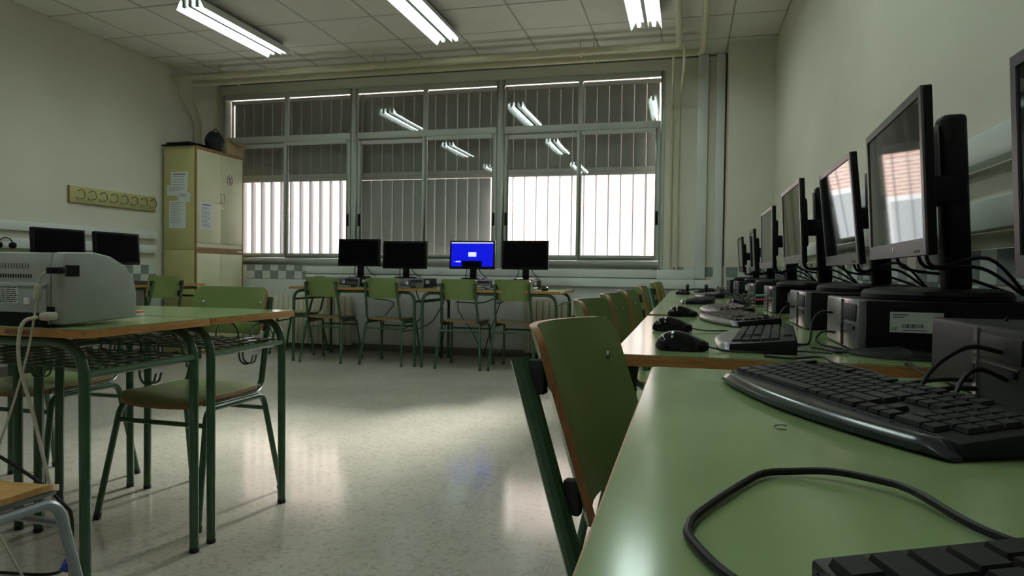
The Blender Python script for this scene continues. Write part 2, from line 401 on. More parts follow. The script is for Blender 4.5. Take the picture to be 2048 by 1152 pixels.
# ================================================================== WINDOWS (three units)
def bar(mb, x0, x1, y0, y1, z0, z1): mb.box(x0, x1, y0, y1, z0, z1)
uw = (WX1-WX0)/3
hand = MB().box(-.013, .013, -.012, 0, -.07, .07).mesh('handle', BLACKP, bevel=.003)
for u in range(3):
    x0, x1 = WX0+uw*u, WX0+uw*(u+1); xm = (x0+x1)/2
    wob = MB()
    y0, y1 = YB-.012, YB+.03
    bar(wob, x0, x0+.045, y0, y1, WZ0, WZ1); bar(wob, x1-.045, x1, y0, y1, WZ0, WZ1)
    bar(wob, x0+.045, x1-.045, y0, y1, WZ0, 1.045); bar(wob, x0+.045, x1-.045, y0, y1, 2.925, WZ1)
    bar(wob, x0+.045, x1-.045, y0, y1, 2.405, 2.475); bar(wob, xm-.024, xm+.024, y0, y1, 2.475, 2.925)
    w = struct(part('window_%d' % (u+1), wob, ALU, bevel=.004))
    fixed = MB()
    for (a, c) in ((x0+.045, xm-.024), (xm+.024, x1-.045)):
        part('pane', MB().box(a, c, YB+.014, YB+.018, 2.475, 2.925), GLASS, w, smooth=False)
    for k, (a, c, yy) in enumerate(((x0+.045, xm+.02, YB+.012), (xm-.032, x1-.045, YB-.004))):
        zt = 2.385 if k == 0 else 2.403
        s = MB(); sw = .045
        bar(s, a, a+sw, yy-.008, yy+.010, 1.047, zt); bar(s, c-sw, c, yy-.008, yy+.010, 1.047, zt)
        bar(s, a+sw, c-sw, yy-.008, yy+.010, 1.047, 1.10); bar(s, a+sw, c-sw, yy-.008, yy+.010, zt-.045, zt)
        so = part('sash', s, ALU, w, bevel=.003)
        part('pane', MB().box(a+sw, c-sw, yy-.001, yy+.003, 1.10, zt-.045), GLASS, so, smooth=False)
        hx = a+.022 if k == 0 else c-.022
        if not (u == 0 and k == 0): put('handle', hand, so, (hx, yy-.008, 1.485))

# vertical sun louvers outside the glass: two tiers per window
LY = YB+.195
sec = [(.0650*math.cos(t), .0075*math.sin(t)) for t in [2*PI*k/14 for k in range(14)]]
def slatmesh(h, m): return MB().prism(sec, 'z', -h/2, h/2).mesh('slat', m)
up_m, lo_m, sh_m = slatmesh(.867, SLAT_SHADED), slatmesh(.905, SLAT), slatmesh(.905, SLAT_LIT)
for u, nm in enumerate(('the cabinet end', 'the middle window', 'the column end')):
    x0, x1 = WX0+uw*u, WX0+uw*(u+1)
    upl = thing('sun_louver', 'closed upper row of grey vertical louver slats outside the window at '+nm, 'louver', ((x0+x1)/2, LY, 2.0), 0, 'sun louvers outside the windows')
    lol = thing('sun_louver', ('lower grey vertical louver slats turned %s outside the window at ' % ('shut' if u == 1 else 'open'))+nm, 'louver', ((x0+x1)/2, LY, .95), 0, 'sun louvers outside the windows')
    hw = uw/2
    part('rail', MB().box(-hw, hw, -.02, .02, .0, .045), RAIL, upl, bevel=.003)
    part('rail', MB().box(-hw, hw, -.02, .02, .912, .955), RAIL, upl, bevel=.003)
    part('rail', MB().box(-hw, hw, -.02, .02, 1.012, 1.049), RAIL, lol, bevel=.003)
    part('rail', MB().box(-hw, hw, -.02, .02, .06, .095), RAIL, lol, bevel=.003)
    part('stile', MB().box(-.012, .012, -.02, .02, .0, .955), RAIL, upl, loc=(-hw+.012, 0, 0))
    x = -5.145-.1307*3; lo_ = x0+.005 if u == 0 else x0-.125; hi_ = x1-.02 if u == 2 else x1-.125
    while x < x1+.1:
        a = math.radians(random.uniform(-3, 3)); xs_ = x+.065
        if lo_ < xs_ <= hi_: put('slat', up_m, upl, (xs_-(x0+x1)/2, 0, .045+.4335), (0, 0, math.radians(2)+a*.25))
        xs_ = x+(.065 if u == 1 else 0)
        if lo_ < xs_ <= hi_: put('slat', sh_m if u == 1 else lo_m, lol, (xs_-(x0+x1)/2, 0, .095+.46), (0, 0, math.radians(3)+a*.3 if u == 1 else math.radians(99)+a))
        x += .1307

# outdoors: paved yard and a brick building across it
struct(part('ground_outside', MB().box(-30, 25, YB+.27, 40, -1.2, -1.0), CONC, smooth=False))
bl = thing('brick_building', 'pale brick building with white windows across the yard, glaring in daylight', 'building', (-2, 17, -1))
part('wall', MB().box(-16, 17, 0, 6, 0, 4.1), BRICK, bl, smooth=False)
part('sun_block_wall', MB().box(-16, .75, .4, 6, 4.1, 8.2), BRICK, bl, smooth=False)  # added upper block, sized to keep sun off the cabinet-end window
part('roof', MB().box(.75, 17.3, -.3, 6.3, 4.1, 4.4), FWHITE, bl, bevel=.02)
for k in range(8):
    xx = -13+k*3.9
    f = part('window', MB().box(xx, xx+2.3, -.06, .02, 2.0, 3.3), FWHITE, bl, bevel=.01)
    for q in range(3):
        part('pane', MB().box(xx+.1+q*.72, xx+.74+q*.72, -.075, -.06, 2.1, 3.2), FGLASS, f, smooth=False)
    part('sill_panel', MB().box(xx-.2, xx+2.5, -.08, .02, 1.85, 1.95), FWHITE, bl, bevel=.01)

# ================================================================== CEILING LAMPS
def make_lamp():
    t = thing('ceiling_lamp', 'x', 'ceiling lamp', group='twin tube ceiling lamps')
    L = .63
    part('housing', MB().box(-.035, .035, -L, L, -.055, 0), LHOUSE, t, bevel=.004)
    part('spine', MB().box(-.016, .016, -L, L, -.112, -.055), LHOUSE, t, bevel=.003)
    r = MB(); prof = [(-.128, -.128), (-.09, -.055), (-.035, -.058), (.035, -.058), (.09, -.055), (.128, -.128)]
    th = [(x*.985, z+.004) for x, z in reversed(prof)]
    r.prism(prof+[(x, z+.006) for x, z in reversed(prof)], 'y', -L, L)
    part('reflector', r, REFL, t, smooth=False)
    for sx in (-1, 1):
        tb = part('tube', MB().cyl((sx*.062, -L+.03, -.09), (sx*.062, L-.03, -.09), .0165, 12), TUBEL, t)
        for sy in (-1, 1):
            part('end_cap', MB().box(sx*.062-.014, sx*.062+.014, min(sy*(L-.03), sy*(L-.004)), max(sy*(L-.03), sy*(L-.004)), -.112, -.055), LHOUSE, tb, bevel=.004)
    return t
lp = None
for xi, (x, cn) in enumerate(((-3.875, 'left wall'), (-2.125, 'room centre'), (-.37, 'right wall'))):
    for yi, (y, rn) in enumerate(((5.36, 'the row nearest the windows'), (2.95, 'the second row from the windows'), (.55, 'the third row from the windows'))):
        lab = 'lit twin-tube fluorescent lamp by the %s, in %s' % (cn, rn)
        if lp is None:
            lp = make_lamp(); lp.location = (x, y, ZC); lp['label'] = lab
        else: dup(lp, (x, y, ZC), 0, lab)

# ================================================================== PIPES AND CABLE DUCTS
def pipe(label, pts, r, hang=()):
    t = thing('heating_pipe', label, 'pipe', (0, 0, 0))
    part('pipe_run', MB().tube(fillet(pts, .09), r, 14), PIPE, t)
    for x, y, z in hang:
        part('hanger', MB().tube(fillet([(x, y, ZC), (x, y, z-r-.006), (x, y+.05, z-r-.006), (x, y+.05, z-r+.015)], .012), .005, 6), PIPE, t)
    return t
pipe('thick cream pipe hung under the ceiling, the one farther from the windows', [(XL, 6.43, 2.975), (-.10, 6.43, 2.975), (-.10, -2.8, 2.975)], .030, [(-4.9, 6.43, 2.975), (-3.1, 6.43, 2.975), (-1.0, 6.43, 2.975), (-.10, 5.0, 2.975)])
pipe('thick cream pipe hung under the ceiling, the one closer to the windows', [(XL+.12, 6.60, 2.955), (.105, 6.60, 2.955), (.105, -2.8, 2.955)], .030, [(-4.8, 6.60, 2.955), (-3.05, 6.60, 2.955), (-.9, 6.60, 2.955)])
def thin_pipe(label, pts, r=.013):
    t = tag(part('thin_pipe', MB().tube(fillet(pts, .05), r, 10), PIPE), label, 'pipe'); return t
thin_pipe('thin cream riser pipe right of the windows, on the window side of its pair', [(-.16, 6.62, 2.95), (-.16, 6.62, 2.80), (-.175, YB-.02, 2.60), (-.175, YB-.02, .962)])
thin_pipe('thin cream riser pipe right of the windows, on the duct side of its pair', [(-.06, 6.45, 2.97), (-.06, 6.45, 2.80), (-.108, YB-.02, 2.60), (-.108, YB-.02, .962)])
thin_pipe('cream pipe dropping from the ceiling behind the tall cabinet', [(-5.36, 6.60, 2.95), (-5.36, 6.60, 2.80), (-5.457, 6.86, 2.57), (-5.457, 6.86, .02)], .014)
thin_pipe('slim cream pipe bent down beside the cabinet drop pipe', [(-5.40, 6.43, 2.97), (-5.40, 6.43, 2.82), (-5.459, 6.76, 2.55), (-5.459, 6.76, .02)], .012)

def duct(label, boxes, bevel=.004):
    t = thing('cable_duct', label, 'cable duct', (0, 0, 0))
    for n, bx in boxes: part(n, MB().box(*bx), DUCT, t, bevel=bevel)
    return t
duct('upper white cable duct along the window wall, rising farther from the column', [('duct_cover', (-4.285, -.30, YB-.05, YB-.0, .870, .952)), ('joint_cover', (-.30, .07, YB-.056, YB, .862, .958)), ('duct_cover', (.07, .172, YB-.05, YB, .870, 3.10)),])
duct('lower white cable duct along the window wall, rising beside the column', [('duct_cover', (-4.285, -.36, YB-.05, YB, .775, .862)), ('joint_cover', (-.36, .07, YB-.056, YB, .765, .86)), ('duct_cover', (.07, .25, YB-.05, YB, .775, .860)), ('duct_cover', (.25, .335, YB-.05, YB, .775, 3.10))])
duct('upper white cable duct along the right wall behind the monitors', [('duct_cover', (XR-.05, XR, -2.8, 4.9, 1.212, 1.290))])
duct('lower white cable duct along the right wall behind the monitors', [('duct_cover', (XR-.05, XR, -2.8, 4.9, 1.040, 1.118))])
duct('upper white cable duct along the left wall under the coat rack', [('duct_cover', (XL, XL+.05, 1.0, 6.14, 1.212, 1.290))])
duct('lower white cable duct along the left wall under the coat rack', [('duct_cover', (XL, XL+.05, 1.0, 6.14, 1.062, 1.146))])

# radiators
def radiator(x0, n, label):
    t = thing('radiator', label, 'radiator', (x0, YB-.09, 0), 0, 'cream radiators under the windows')
    me = MB().box(-.031, .031, -.035, .035, .06, .62).mesh('fin', RADI, bevel=.012, seg=2)
    for i in range(n): put('fin', me, t, (.033+.066*i, 0, 0))
    part('valve', MB().cyl((.066*n+.01, 0, .10), (.066*n+.07, 0, .10), .012), STEEL, t)
    for i in (1, n-2): part('foot', MB().box(.066*i+.02, .066*i+.045, -.03, .08, 0.0, .07), RADI, t)
radiator(-4.80, 17, 'cream ribbed radiator behind the table end near the cabinet')
radiator(-1.66, 15, 'cream ribbed radiator behind the table end near the column')

# ================================================================== CABINET CORNER
cy0, cy1, cx0, cx1 = 6.24, 7.04, -5.432, -5.03
def cabinet(name, label, z0, z1, handles):
    t = thing(name, label, 'cabinet', ((cx0+cx1)/2, (cy0+cy1)/2, z0)); hx, hy, H = (cx1-cx0)/2, (cy1-cy0)/2, z1-z0
    part('body', MB().box(-hx, hx-.02, -hy, hy, 0, H), CABY, t, bevel=.002)
    e = MB(); e.box(hx-.02, hx-.001, -hy, -hy+.018, 0, H); e.box(hx-.02, hx-.001, hy-.018, hy, 0, H)
    e.box(hx-.02, hx-.001, -hy+.018, hy-.018, H-.03, H); e.box(hx-.02, hx-.001, -hy+.018, hy-.018, 0, .028)
    part('front_edging', e, CABE, t, smooth=False)
    for s_ in (-1, 1):
        d_ = part('door', MB().box(hx-.019, hx, min(s_*.002, s_*(hy-.020)), max(s_*.002, s_*(hy-.020)), .075 if handles else .03, H-.034), CABD, t, bevel=.002)
        if handles:
            hp = fillet([(hx, s_*.03, .52), (hx+.025, s_*.03, .52), (hx+.025, s_*.03, .63), (hx, s_*.03, .63)], .012)
            part('handle', MB().tube(hp, .005, 8), STEEL, d_)
    if handles:
        part('rail', MB().box(hx-.019, hx-.004, -hy+.018, hy-.018, .028, .072), CABD, t)
        part('lock', MB().cyl((hx, .03, .47), (hx+.006, .03, .47), .011), STEEL, t)
    return t
cabinet('storage_cabinet', 'lower half of the tall cream cupboard with two plain doors', 0, 1.105, False)
cabinet('storage_cabinet', 'upper half of the tall cream cupboard with papers and handles', 1.108, 2.205, True)
def paper(label, w, h, loc, rz, lines=10, head=True, tilt=0):
    t = thing('paper_sheet', label, 'paper', loc, rz)
    part('sheet', MB().box(-w/2, w/2, -.0016, 0, -h/2, h/2), PAPER, t, rot=(0, tilt, 0), smooth=False)
    p = MB(); yy = h/2-.02
    if head: p.box(-w*.36, w*.36, -.0021, -.0016, yy-.010, yy); yy -= .03
    for i in range(lines):
        if yy < -h/2+.02: break
        p.box(-w*.40, w*random.uniform(.1, .4), -.0021, -.0016, yy-.0035, yy); yy -= (h-.06)/lines
    part('print', p, PRINT, t, rot=(0, tilt, 0), smooth=False)
sy = cy0-.0005
paper('white notice with a dark heading, topmost on the cupboard side', .21, .17, (-5.235, sy, 1.845), 0, 4)
paper('white notice in bold scribbled lines across the cupboard side, middle one', .25, .11, (-5.262, sy-.002, 1.735), 0, 3, False)
paper('small taped white note at the edge of the cupboard side', .15, .10, (-5.175, sy-.0045, 1.665), 0, 3, False, .05)
paper('long white list sheet, lowest on the cupboard side', .21, .29, (-5.260, sy, 1.480), 0, 12, False)
paper('white printed sheet taped to the left cupboard door', .20, .285, (cx1+.001, 6.395, 1.475), PI/2, 16)
sg = thing('prohibition_sign', 'round white no-eating sticker with red ring on the cupboard door', 'sign', (cx1+.001, 6.79, 1.905))
part('disc', MB().cyl((0, 0, 0), (.0015, 0, 0), .052, 28), LABELM, sg)
part('ring', MB().tube([(.0015, .045*math.cos(a), .055*math.sin(a)) for a in [2*PI*k/32 for k in range(32)]], .004, 6, closed=True), INKRED, sg)
part('slash', MB().tube([(.0015, -.03, .035), (.0015, .03, -.035)], .004, 6), INKRED, sg)
part('pictogram', MB().box(.0012, .0022, -.004, .012, -.03, .03).box(.0012, .0022, -.018, .0, .012, .022).box(.0012, .0022, -.014, .014, -.012, -.004), PRINT, sg, smooth=False)

# things on top of the cupboard
tz = 2.205
tag(part('black_board', MB().box(0, .38, -.30, .235, 0, .012), BLACKP, loc=(-5.43, 6.50, tz), bevel=.002), 'thin black board lying under the clutter on the cupboard top', 'board')
tag(part('laptop_case', MB().box(-.12, .12, -.20, .18, 0, .030), BLACKP, loc=(-5.295, 6.44, tz+.0125), rot=(0, 0, .06), bevel=.01), 'flat dark case lying on the cupboard top behind the black bag', 'case')
tag(part('flat_black_panel', MB().box(-.11, .11, -.16, .16, 0, .022), BLACKP, loc=(-5.295, 6.50, tz+.043), rot=(0, 0, -.08), bevel=.004), 'flat black panel on top of the dark case', 'panel')
bg = thing('black_bag', 'slumped round black cloth bag on the cupboard top edge', 'bag', (-5.075, 6.59, tz+.0125))
bb = MB(); secs = []
for i in range(9):
    t_ = i/8; r_ = .105*math.sin(PI*(.18+.70*t_))**.6; z_ = .19*t_
    secs.append([(r_*(1+.07*math.sin(3*a+i))*math.cos(a)*.8, r_*(1+.06*math.cos(2*a+i))*math.sin(a)*1.15, z_) for a in [2*PI*k/16 for k in range(16)]])
part('body', bb.loft(secs), BAGM, bg)
part('strap', MB().tube(smooth_path([(0, -.05, .17), (.01, -.02, .215), (.01, .04, .215), (0, .07, .17)]), .006, 6), BAGM, bg)
cb = thing('cardboard_box', 'open brown cardboard box with a bent flap on the cupboard top', 'box', (-5.12, 6.885, tz), 0)
part('box_body', MB().box(-.10, .085, -.135, .17, 0, .165), CARD, cb, bevel=.003)
part('flap', MB().box(0, .11, -.11, .15, -.002, .002), CARD, cb, loc=(.085, 0, .163), rot=(0, .5, 0))
part('flap', MB().box(-.10, .08, 0, .09, -.002, .002), CARD, cb, loc=(0, .17, .163), rot=(-.3, 0, 0))

# coat rack on the left wall
cr_ = thing('coat_rack', 'yellowish wooden coat rack board with eight wire hooks on the left wall', 'coat rack', (XL, 5.63, 1.58))
part('board', MB().box(0, .022, -.523, .523, -.075, .075), [CABY, CABE], cr_, bevel=.003)
part('edging', MB().box(0, .0225, -.528, -.523, -.075, .075).box(0, .0225, -.528, .523, -.079, -.075), CABE, cr_)
hk = MB().tube(smooth_path([(.022, 0, .03), (.05, .012, .045), (.06, .03, .035), (.06, .045, -.005), (.055, .035, -.03), (.03, .0, -.04), (.05, -.035, -.035), (.065, -.045, -.028)], 5), .0042, 6).mesh('hook', mat('dull_hook_metal', (0.16, 0.15, 0.13), 0.4, metal=0.6))
for k in range(8): put('hook', hk, cr_, (0, -.44+k*.127, 0))

# ================================================================== CHAIRS
def tube_part(name, pts, r, m, par, rad=.05, n=10): return part(name, MB().tube(fillet(pts, rad, 7), r, n), m, par)
def make_chair(face, back, edge, tubem, label, bz0=.6475, slope=.235, pr=.0118):
    t = thing('school_chair', label, 'chair', group='green school chairs' if tubem is TUBE_G else None)
    seat = MB()
    out = []
    for x, y in rrect(2, 2, .42, 6):
        wv = .195-.012*(-y); out.append((x*wv, .005+y*.195))
    seat.slab(dense(out), lambda x, y: .457-.010*math.cos(PI*x/.4)-max(0, (y-.11))**2*3.2-.004*math.cos(PI*(y)/.3), .013, lambda x, y, h: (x, y, h), 5)
    part('seat', seat, [face, edge], t)
    bk = MB()
    bo = [(x, y) for x, y in rrect(.350, .8425-bz0, .028, 5, 0, (.8425+bz0)/2)]
    lean = lambda z: -.2426+slope*(.8425-z)
    bk.slab(dense(bo, .02), lambda x, z: lean(z)+.055*(x/.175)**2-.022, .012, lambda x, z, h: (x, h, z), 9, mi=(0, 1, 2))
    bo_ = part('backrest', bk, [face, edge, back], t)
    for s_ in (-1, 1):
        for z in (.775, bz0+.04):
            if z > .76: part('screw', MB().cyl((s_*.140, lean(z)+.0125, z), (s_*.140, lean(z)+.0165, z), .0085, 12, r2=.006), STEEL, bo_)
            part('spacer', MB().box(s_*.158-.009, s_*.158+.009, lean(z)-.012, lean(z)+.012, z-.024, z+.024), RUBBER, bo_, bevel=.003)
        tube_part('back_post', [(s_*.176, .165, .4335), (s_*.176, lean(.4335)-.020, .4335), (s_*.160, lean(.80)-.020, .80)], pr, tubem, t, .06)
        for sy in (-1, 1):
            top = (s_*.188, sy*.165, .411)
            lg = tube_part('leg', [(s_*.218, sy*.245, .012), top, (s_*.188, 0, .411)], .0115, tubem, t, .05)
            part('foot_cap', MB().cyl((s_*.2185, sy*.246, 0), (s_*.2165, sy*.241, .022), .0135, 10), RUBBER, lg)
    for sy in (-1, 1):
        part('stretcher', MB().cyl((-.193, sy*.178, .355), (.193, sy*.178, .355), .009, 8), tubem, t)
    return t
ch0 = make_chair(GREEN_PLY, GREEN_PLY, PLY_EDGE, TUBE_G, 'x')
first = [True]
def chair(x, y, deg, label):
    if first[0]:
        first[0] = False; ch0.location = (x, y, 0); ch0.rotation_euler = (0, 0, math.radians(deg)); ch0['label'] = label; return ch0
    return dup(ch0, (x, y, 0), math.radians(deg), label)
# along the window wall (facing the windows)
chair(-3.478, 6.31, 2, 'green chair facing the window wall, before the monitor closest to the cabinet')
chair(-2.828, 6.31, -1, 'green chair facing the window wall, before the second monitor from the cabinet')
chair(-2.055, 6.30, 1, 'green chair facing the window wall, before the lit blue screen')
chair(-1.535, 6.32, -2, 'green chair facing the window wall, before the monitor closest to the column')
chair(-4.13, 6.78, 100, 'pale green chair beside the table end, next to the radiator by the cabinet')
# along the right-hand tables (facing the right wall)
for i, (y, x, dg) in enumerate(((6.35, -.012, -90), (5.75, -.02, -92), (4.18, -.03, -92), (3.17, -.03, -93), (2.60, -.04, -93), (2.02, -.045, -94))):
    nm = ('first', 'second', 'third', 'fourth', 'fifth', 'sixth', 'seventh')[i]
    chair(x, y, dg, 'green chair along the right wall tables, %s from the window wall' % nm)
tch = make_chair(GREEN_PLY, GREEN_PLY, PLY_EDGE, TUBE_G, 'green chair with a taller backrest at the table set apart by the gap', .573, .33, .0138)
tch.location = (.045, 1.06, 0); tch.rotation_euler = (0, 0, math.radians(-100))
# around the printer desks
chair(-1.845, 2.285, 179, 'green chair tucked at the open-cornered desk behind the printer desk')
chair(-2.57, 2.30, 182, 'green chair half hidden under the printer, behind a crowd of desk legs')
chair(-4.72, 5.22, 84, 'green chair facing the left wall, in front of the cupboard')
wch = make_chair(WOODSEAT, WOODSEAT, WOODSEAT, GREYT, 'varnished wooden chair with grey tube frame beside the printer desk')
wch.location = (-1.515, 1.045, 0); wch.rotation_euler = (0, 0, math.radians(-3))

# ================================================================== TABLES
def make_desk(name, label, W, D, H, tray=True, group=None):
    t = thing(name, label, 'table', group=group)
    tp = MB(); o = rrect(W, D, .012, 3); n = len(o)
    for z0, z1, mi in ((H-.024, H-.0025, 1),): tp.prism(o, 'z', z0, z1, 1)
    tp2 = MB(); o2 = rrect(W-.0045, D-.0045, .012, 3)
    tt = part('tabletop', tp2.prism(o2, 'z', H-.0026, H), GREEN_LAM, t)
    part('edge_band', tp, [WOOD_EDGE, WOOD_EDGE], tt)
    r = .0145; lx, ly, zr = W/2-.035, D/2-.035, H-.024-r
    for sy_ in (-1, 1):
        for sx_ in (-1, 1):
            lg = tube_part('leg', [(sx_*lx, sy_*ly, .012), (sx_*(lx-.004), sy_*ly, zr), (0, sy_*ly, zr)], r, TUBE_G, t, .10, 12)
            part('foot_cap', MB().cyl((sx_*lx, sy_*ly, 0), (sx_*lx, sy_*ly, .015), r+.001, 12), RUBBER, lg)
    zb = H-.125
    for sx_ in (-1, 1): part('side_bar', MB().cyl((sx_*(lx-.003), -ly, zb), (sx_*(lx-.003), ly, zb), .011, 10), TUBE_G, t)
    if tray:
        w = MB()
        for k in range(7): 
            y = -ly+.04+k*(2*ly-.08)/6; w.tube([(-lx, y, zb+.014), (lx, y, zb+.014)], .003, 6)
        for k in range(9):
            x = -lx+.04+k*(2*lx-.08)/8; w.tube([(x, -ly+.03, zb+.018), (x, ly-.03, zb+.018)], .003, 6)
        part('wire_tray', w, WIRE_G, t)
        for k in range(4):
            x = -lx+.10+k*.155
            part('wire_arch', MB().tube([(x-.052*math.cos(a), ly-.04, zb+.015+.062*math.sin(a)) for a in [PI*i/10 for i in range(11)]], .003, 6), WIRE_G, t)
        for sx_ in (-1, 1):
            h = MB()
            for q in (0, .022): h.tube(smooth_path([(sx_*(lx-.13), .12+q, zb+.014), (sx_*(lx-.13), .12+q, zb-.055), (sx_*(lx-.11), .12+q, zb-.078), (sx_*(lx-.08), .12+q, zb-.072), (sx_*(lx-.07), .12+q, zb-.045)], 4), .0035, 6)
            part('bag_hook', h, TUBE_G, t)
    return t
G1 = 'small school desks under the printer'
d0 = make_desk('school_desk', 'green school desk carrying the printer, scribbled wooden edge', .70, .485, TZ, True, G1); d0.location = (-1.845, 1.685, 0)
d1 = dup(d0, (-1.845, 2.182, 0), 0, 'green school desk butted behind the printer desk, open corner', G1)
dup(d0, (-2.56, 1.685, 0), 0, 'green school desk on the far side of the printer from the wooden chair', G1)
dup(d0, (-2.56, 2.182, 0), 0, 'green school desk in front of the chair with crowded legs', G1)
text('scribble', 'IANSGAFI', .020, PRINT, d0, (.132, -.2432, TZ-.0135), (PI/2, 0, 0))
G2 = 'long green computer tables'
t0 = make_desk('computer_table', 'long green table under the windows, closest to the cabinet', 1.365, .82, .745, False, G2); t0.location = (-3.152, 6.50, 0)
dup(t0, (-1.784, 6.50, 0), 0, 'long green table under the windows, closest to the column', G2)
r0 = make_desk('computer_table', 'x', 1.30, .82, TZ, False, G2)
for i, (yc, xl) in enumerate(((6.10, -.147), (4.78, -.147), (3.46, -.147), (2.10-.05, -.147), (.585, -.058))):
    nm = ('first from the window wall', 'second from the window wall', 'third from the window wall', 'fourth from the window wall', 'set apart from the others, farthest from the window wall')[i]
    lab = 'long green right-wall table, '+nm
    loc = (xl+.41, yc, 0)
    if i == 0: r0.location = loc; r0.rotation_euler = (0, 0, PI/2); r0['label'] = lab
    else: dup(r0, loc, PI/2, lab, G2)
l0 = make_desk('computer_table', 'long green table along the left wall beside the cupboard', 1.30, .72, TZ, False, G2); l0.location = (-5.10, 5.37, 0); l0.rotation_euler = (0, 0, PI/2)
dup(l0, (-5.10, 4.05, 0), PI/2, 'long green table along the left wall, hidden mostly by the printer', G2)
# pencil mark on the near right table
tag(part('pencil_mark', MB().tube(smooth_path([(.05, .605, TZ), (.041, .607, TZ), (.039, .618, TZ), (.046, .628, TZ), (.053, .626, TZ)], 5), .0004, 4), PRINT, loc=(.055, .17, .0004)), 'small curved pencil scrawl on the near green tabletop', 'mark')

# ================================================================== COMPUTERS
def make_pc(W=.33, H=.112, D=.37, dark=False, sticker=False):
    t = thing('desktop_computer', 'x', 'computer')
    part('case', MB().box(-W/2, W/2, .012, D, .004, H), PCBODY, t, bevel=.003)
    fm = PCDARK if dark else PCFRONT
    f = part('front_panel', MB().box(-W/2, W/2, -.006, .012, .002, H+.001), fm, t, bevel=.005)
    part('drive_bay', MB().box(W*.10, W/2-.012, -.009, -.006, H*.60, H*.92), PCDARK, f, bevel=.002)
    part('drive_slot', MB().box(W*.10, W/2-.02, -.0095, -.006, H*.53, H*.545), STEEL, f)
    part('drive_button', MB().cyl((W/2-.03, -.010, H*.46), (W/2-.03, -.006, H*.46), .004, 10), BLACKP, f)
    part('port_strip', MB().box(W*.03, W*.07, -.0085, -.006, .004, H-.002), PCDARK if not dark else PCFRONT, f)
    for z in (.75, .60): part('audio_jack', MB().cyl((W*.05, -.0105, H*z), (W*.05, -.008, H*z), .0042, 10), STEEL, f)
    for z in (.42, .30): part('usb_port', MB().box(W*.04, W*.06, -.0095, -.008, H*z-.005, H*z+.005), BLACKP, f)
    for s_ in (-1, 1): 
        for yy in (.05, D-.06): part('foot', MB().cyl((s_*(W/2-.03), yy, 0), (s_*(W/2-.03), yy, .005), .012, 10), RUBBER, t)
    # rating label on the side
    lb = part('rating_label', MB().box(W/2, W/2+.0006, .055, .155, H*.42, H*.80), LABELM, t, smooth=False)
    p = MB(); xx = W/2+.0006; z0 = H*.42
    p.box(xx, xx+.0003, .060, .090, z0+.036, z0+.038).box(xx, xx+.0003, .060, .082, z0+.031, z0+.033)
    for k in range(14): p.box(xx, xx+.0003, .078+k*.003, .078+k*.003+random.choice((.001, .002)), z0+.010, z0+.018)
    p.box(xx, xx+.0003, .080, .125, z0+.004, z0+.0055)
    part('print', p, PRINT, lb, smooth=False)
    text('ce_mark', 'CE', .009, PRINT, lb, (W/2+.0007, .064, z0+.007), (PI/2, 0, PI/2))
    if sticker: part('badge', MB().box(-W*.05, W*.05, -.0075, -.006, H*.35, H*.65), LABELM, f)
    return t
GP = 'flat black desktop computers under the monitors'
pcs = {}
pz = TZ
RW = ('first', 'second', 'third', 'fourth', 'fifth', 'sixth')
pcy = [6.38, 5.45, 4.11, 3.265, 2.385, 1.752]
pc0 = make_pc()
for i, y in enumerate(pcy):
    lab = 'silver-fronted black computer on the right tables, %s from the window wall' % RW[i]
    x = .352+.005*(i % 2)
    if i == 0: pc0.location = (x, y, pz); pc0.rotation_euler = (0, 0, -PI/2); pc0['label'] = lab; pc0['group'] = GP
    else: dup(pc0, (x, y, pz), -PI/2, lab, GP)
pcd = make_pc(dark=True, H=.098); pcd.location = (.392, 1.085, TZ); pcd.rotation_euler = (0, 0, -PI/2); pcd['group'] = GP
pcd['label'] = 'charcoal computer with black cables plugged in, on the table set apart'
pcb = make_pc(sticker=True, H=.09, W=.34)
for i, (x, nm) in enumerate(((-3.42, 'closest to the cabinet'), (-2.72, 'second from the cabinet'), (-2.02, 'with the lit blue screen'), (-1.60, 'closest to the column'))):
    lab = 'black desktop computer on the window wall tables, under the monitor '+nm
    if i == 0: pcb.location = (x, 6.46, .745); pcb['label'] = lab; pcb['group'] = GP
    else: dup(pcb, (x, 6.46, .745), 0, lab, GP)

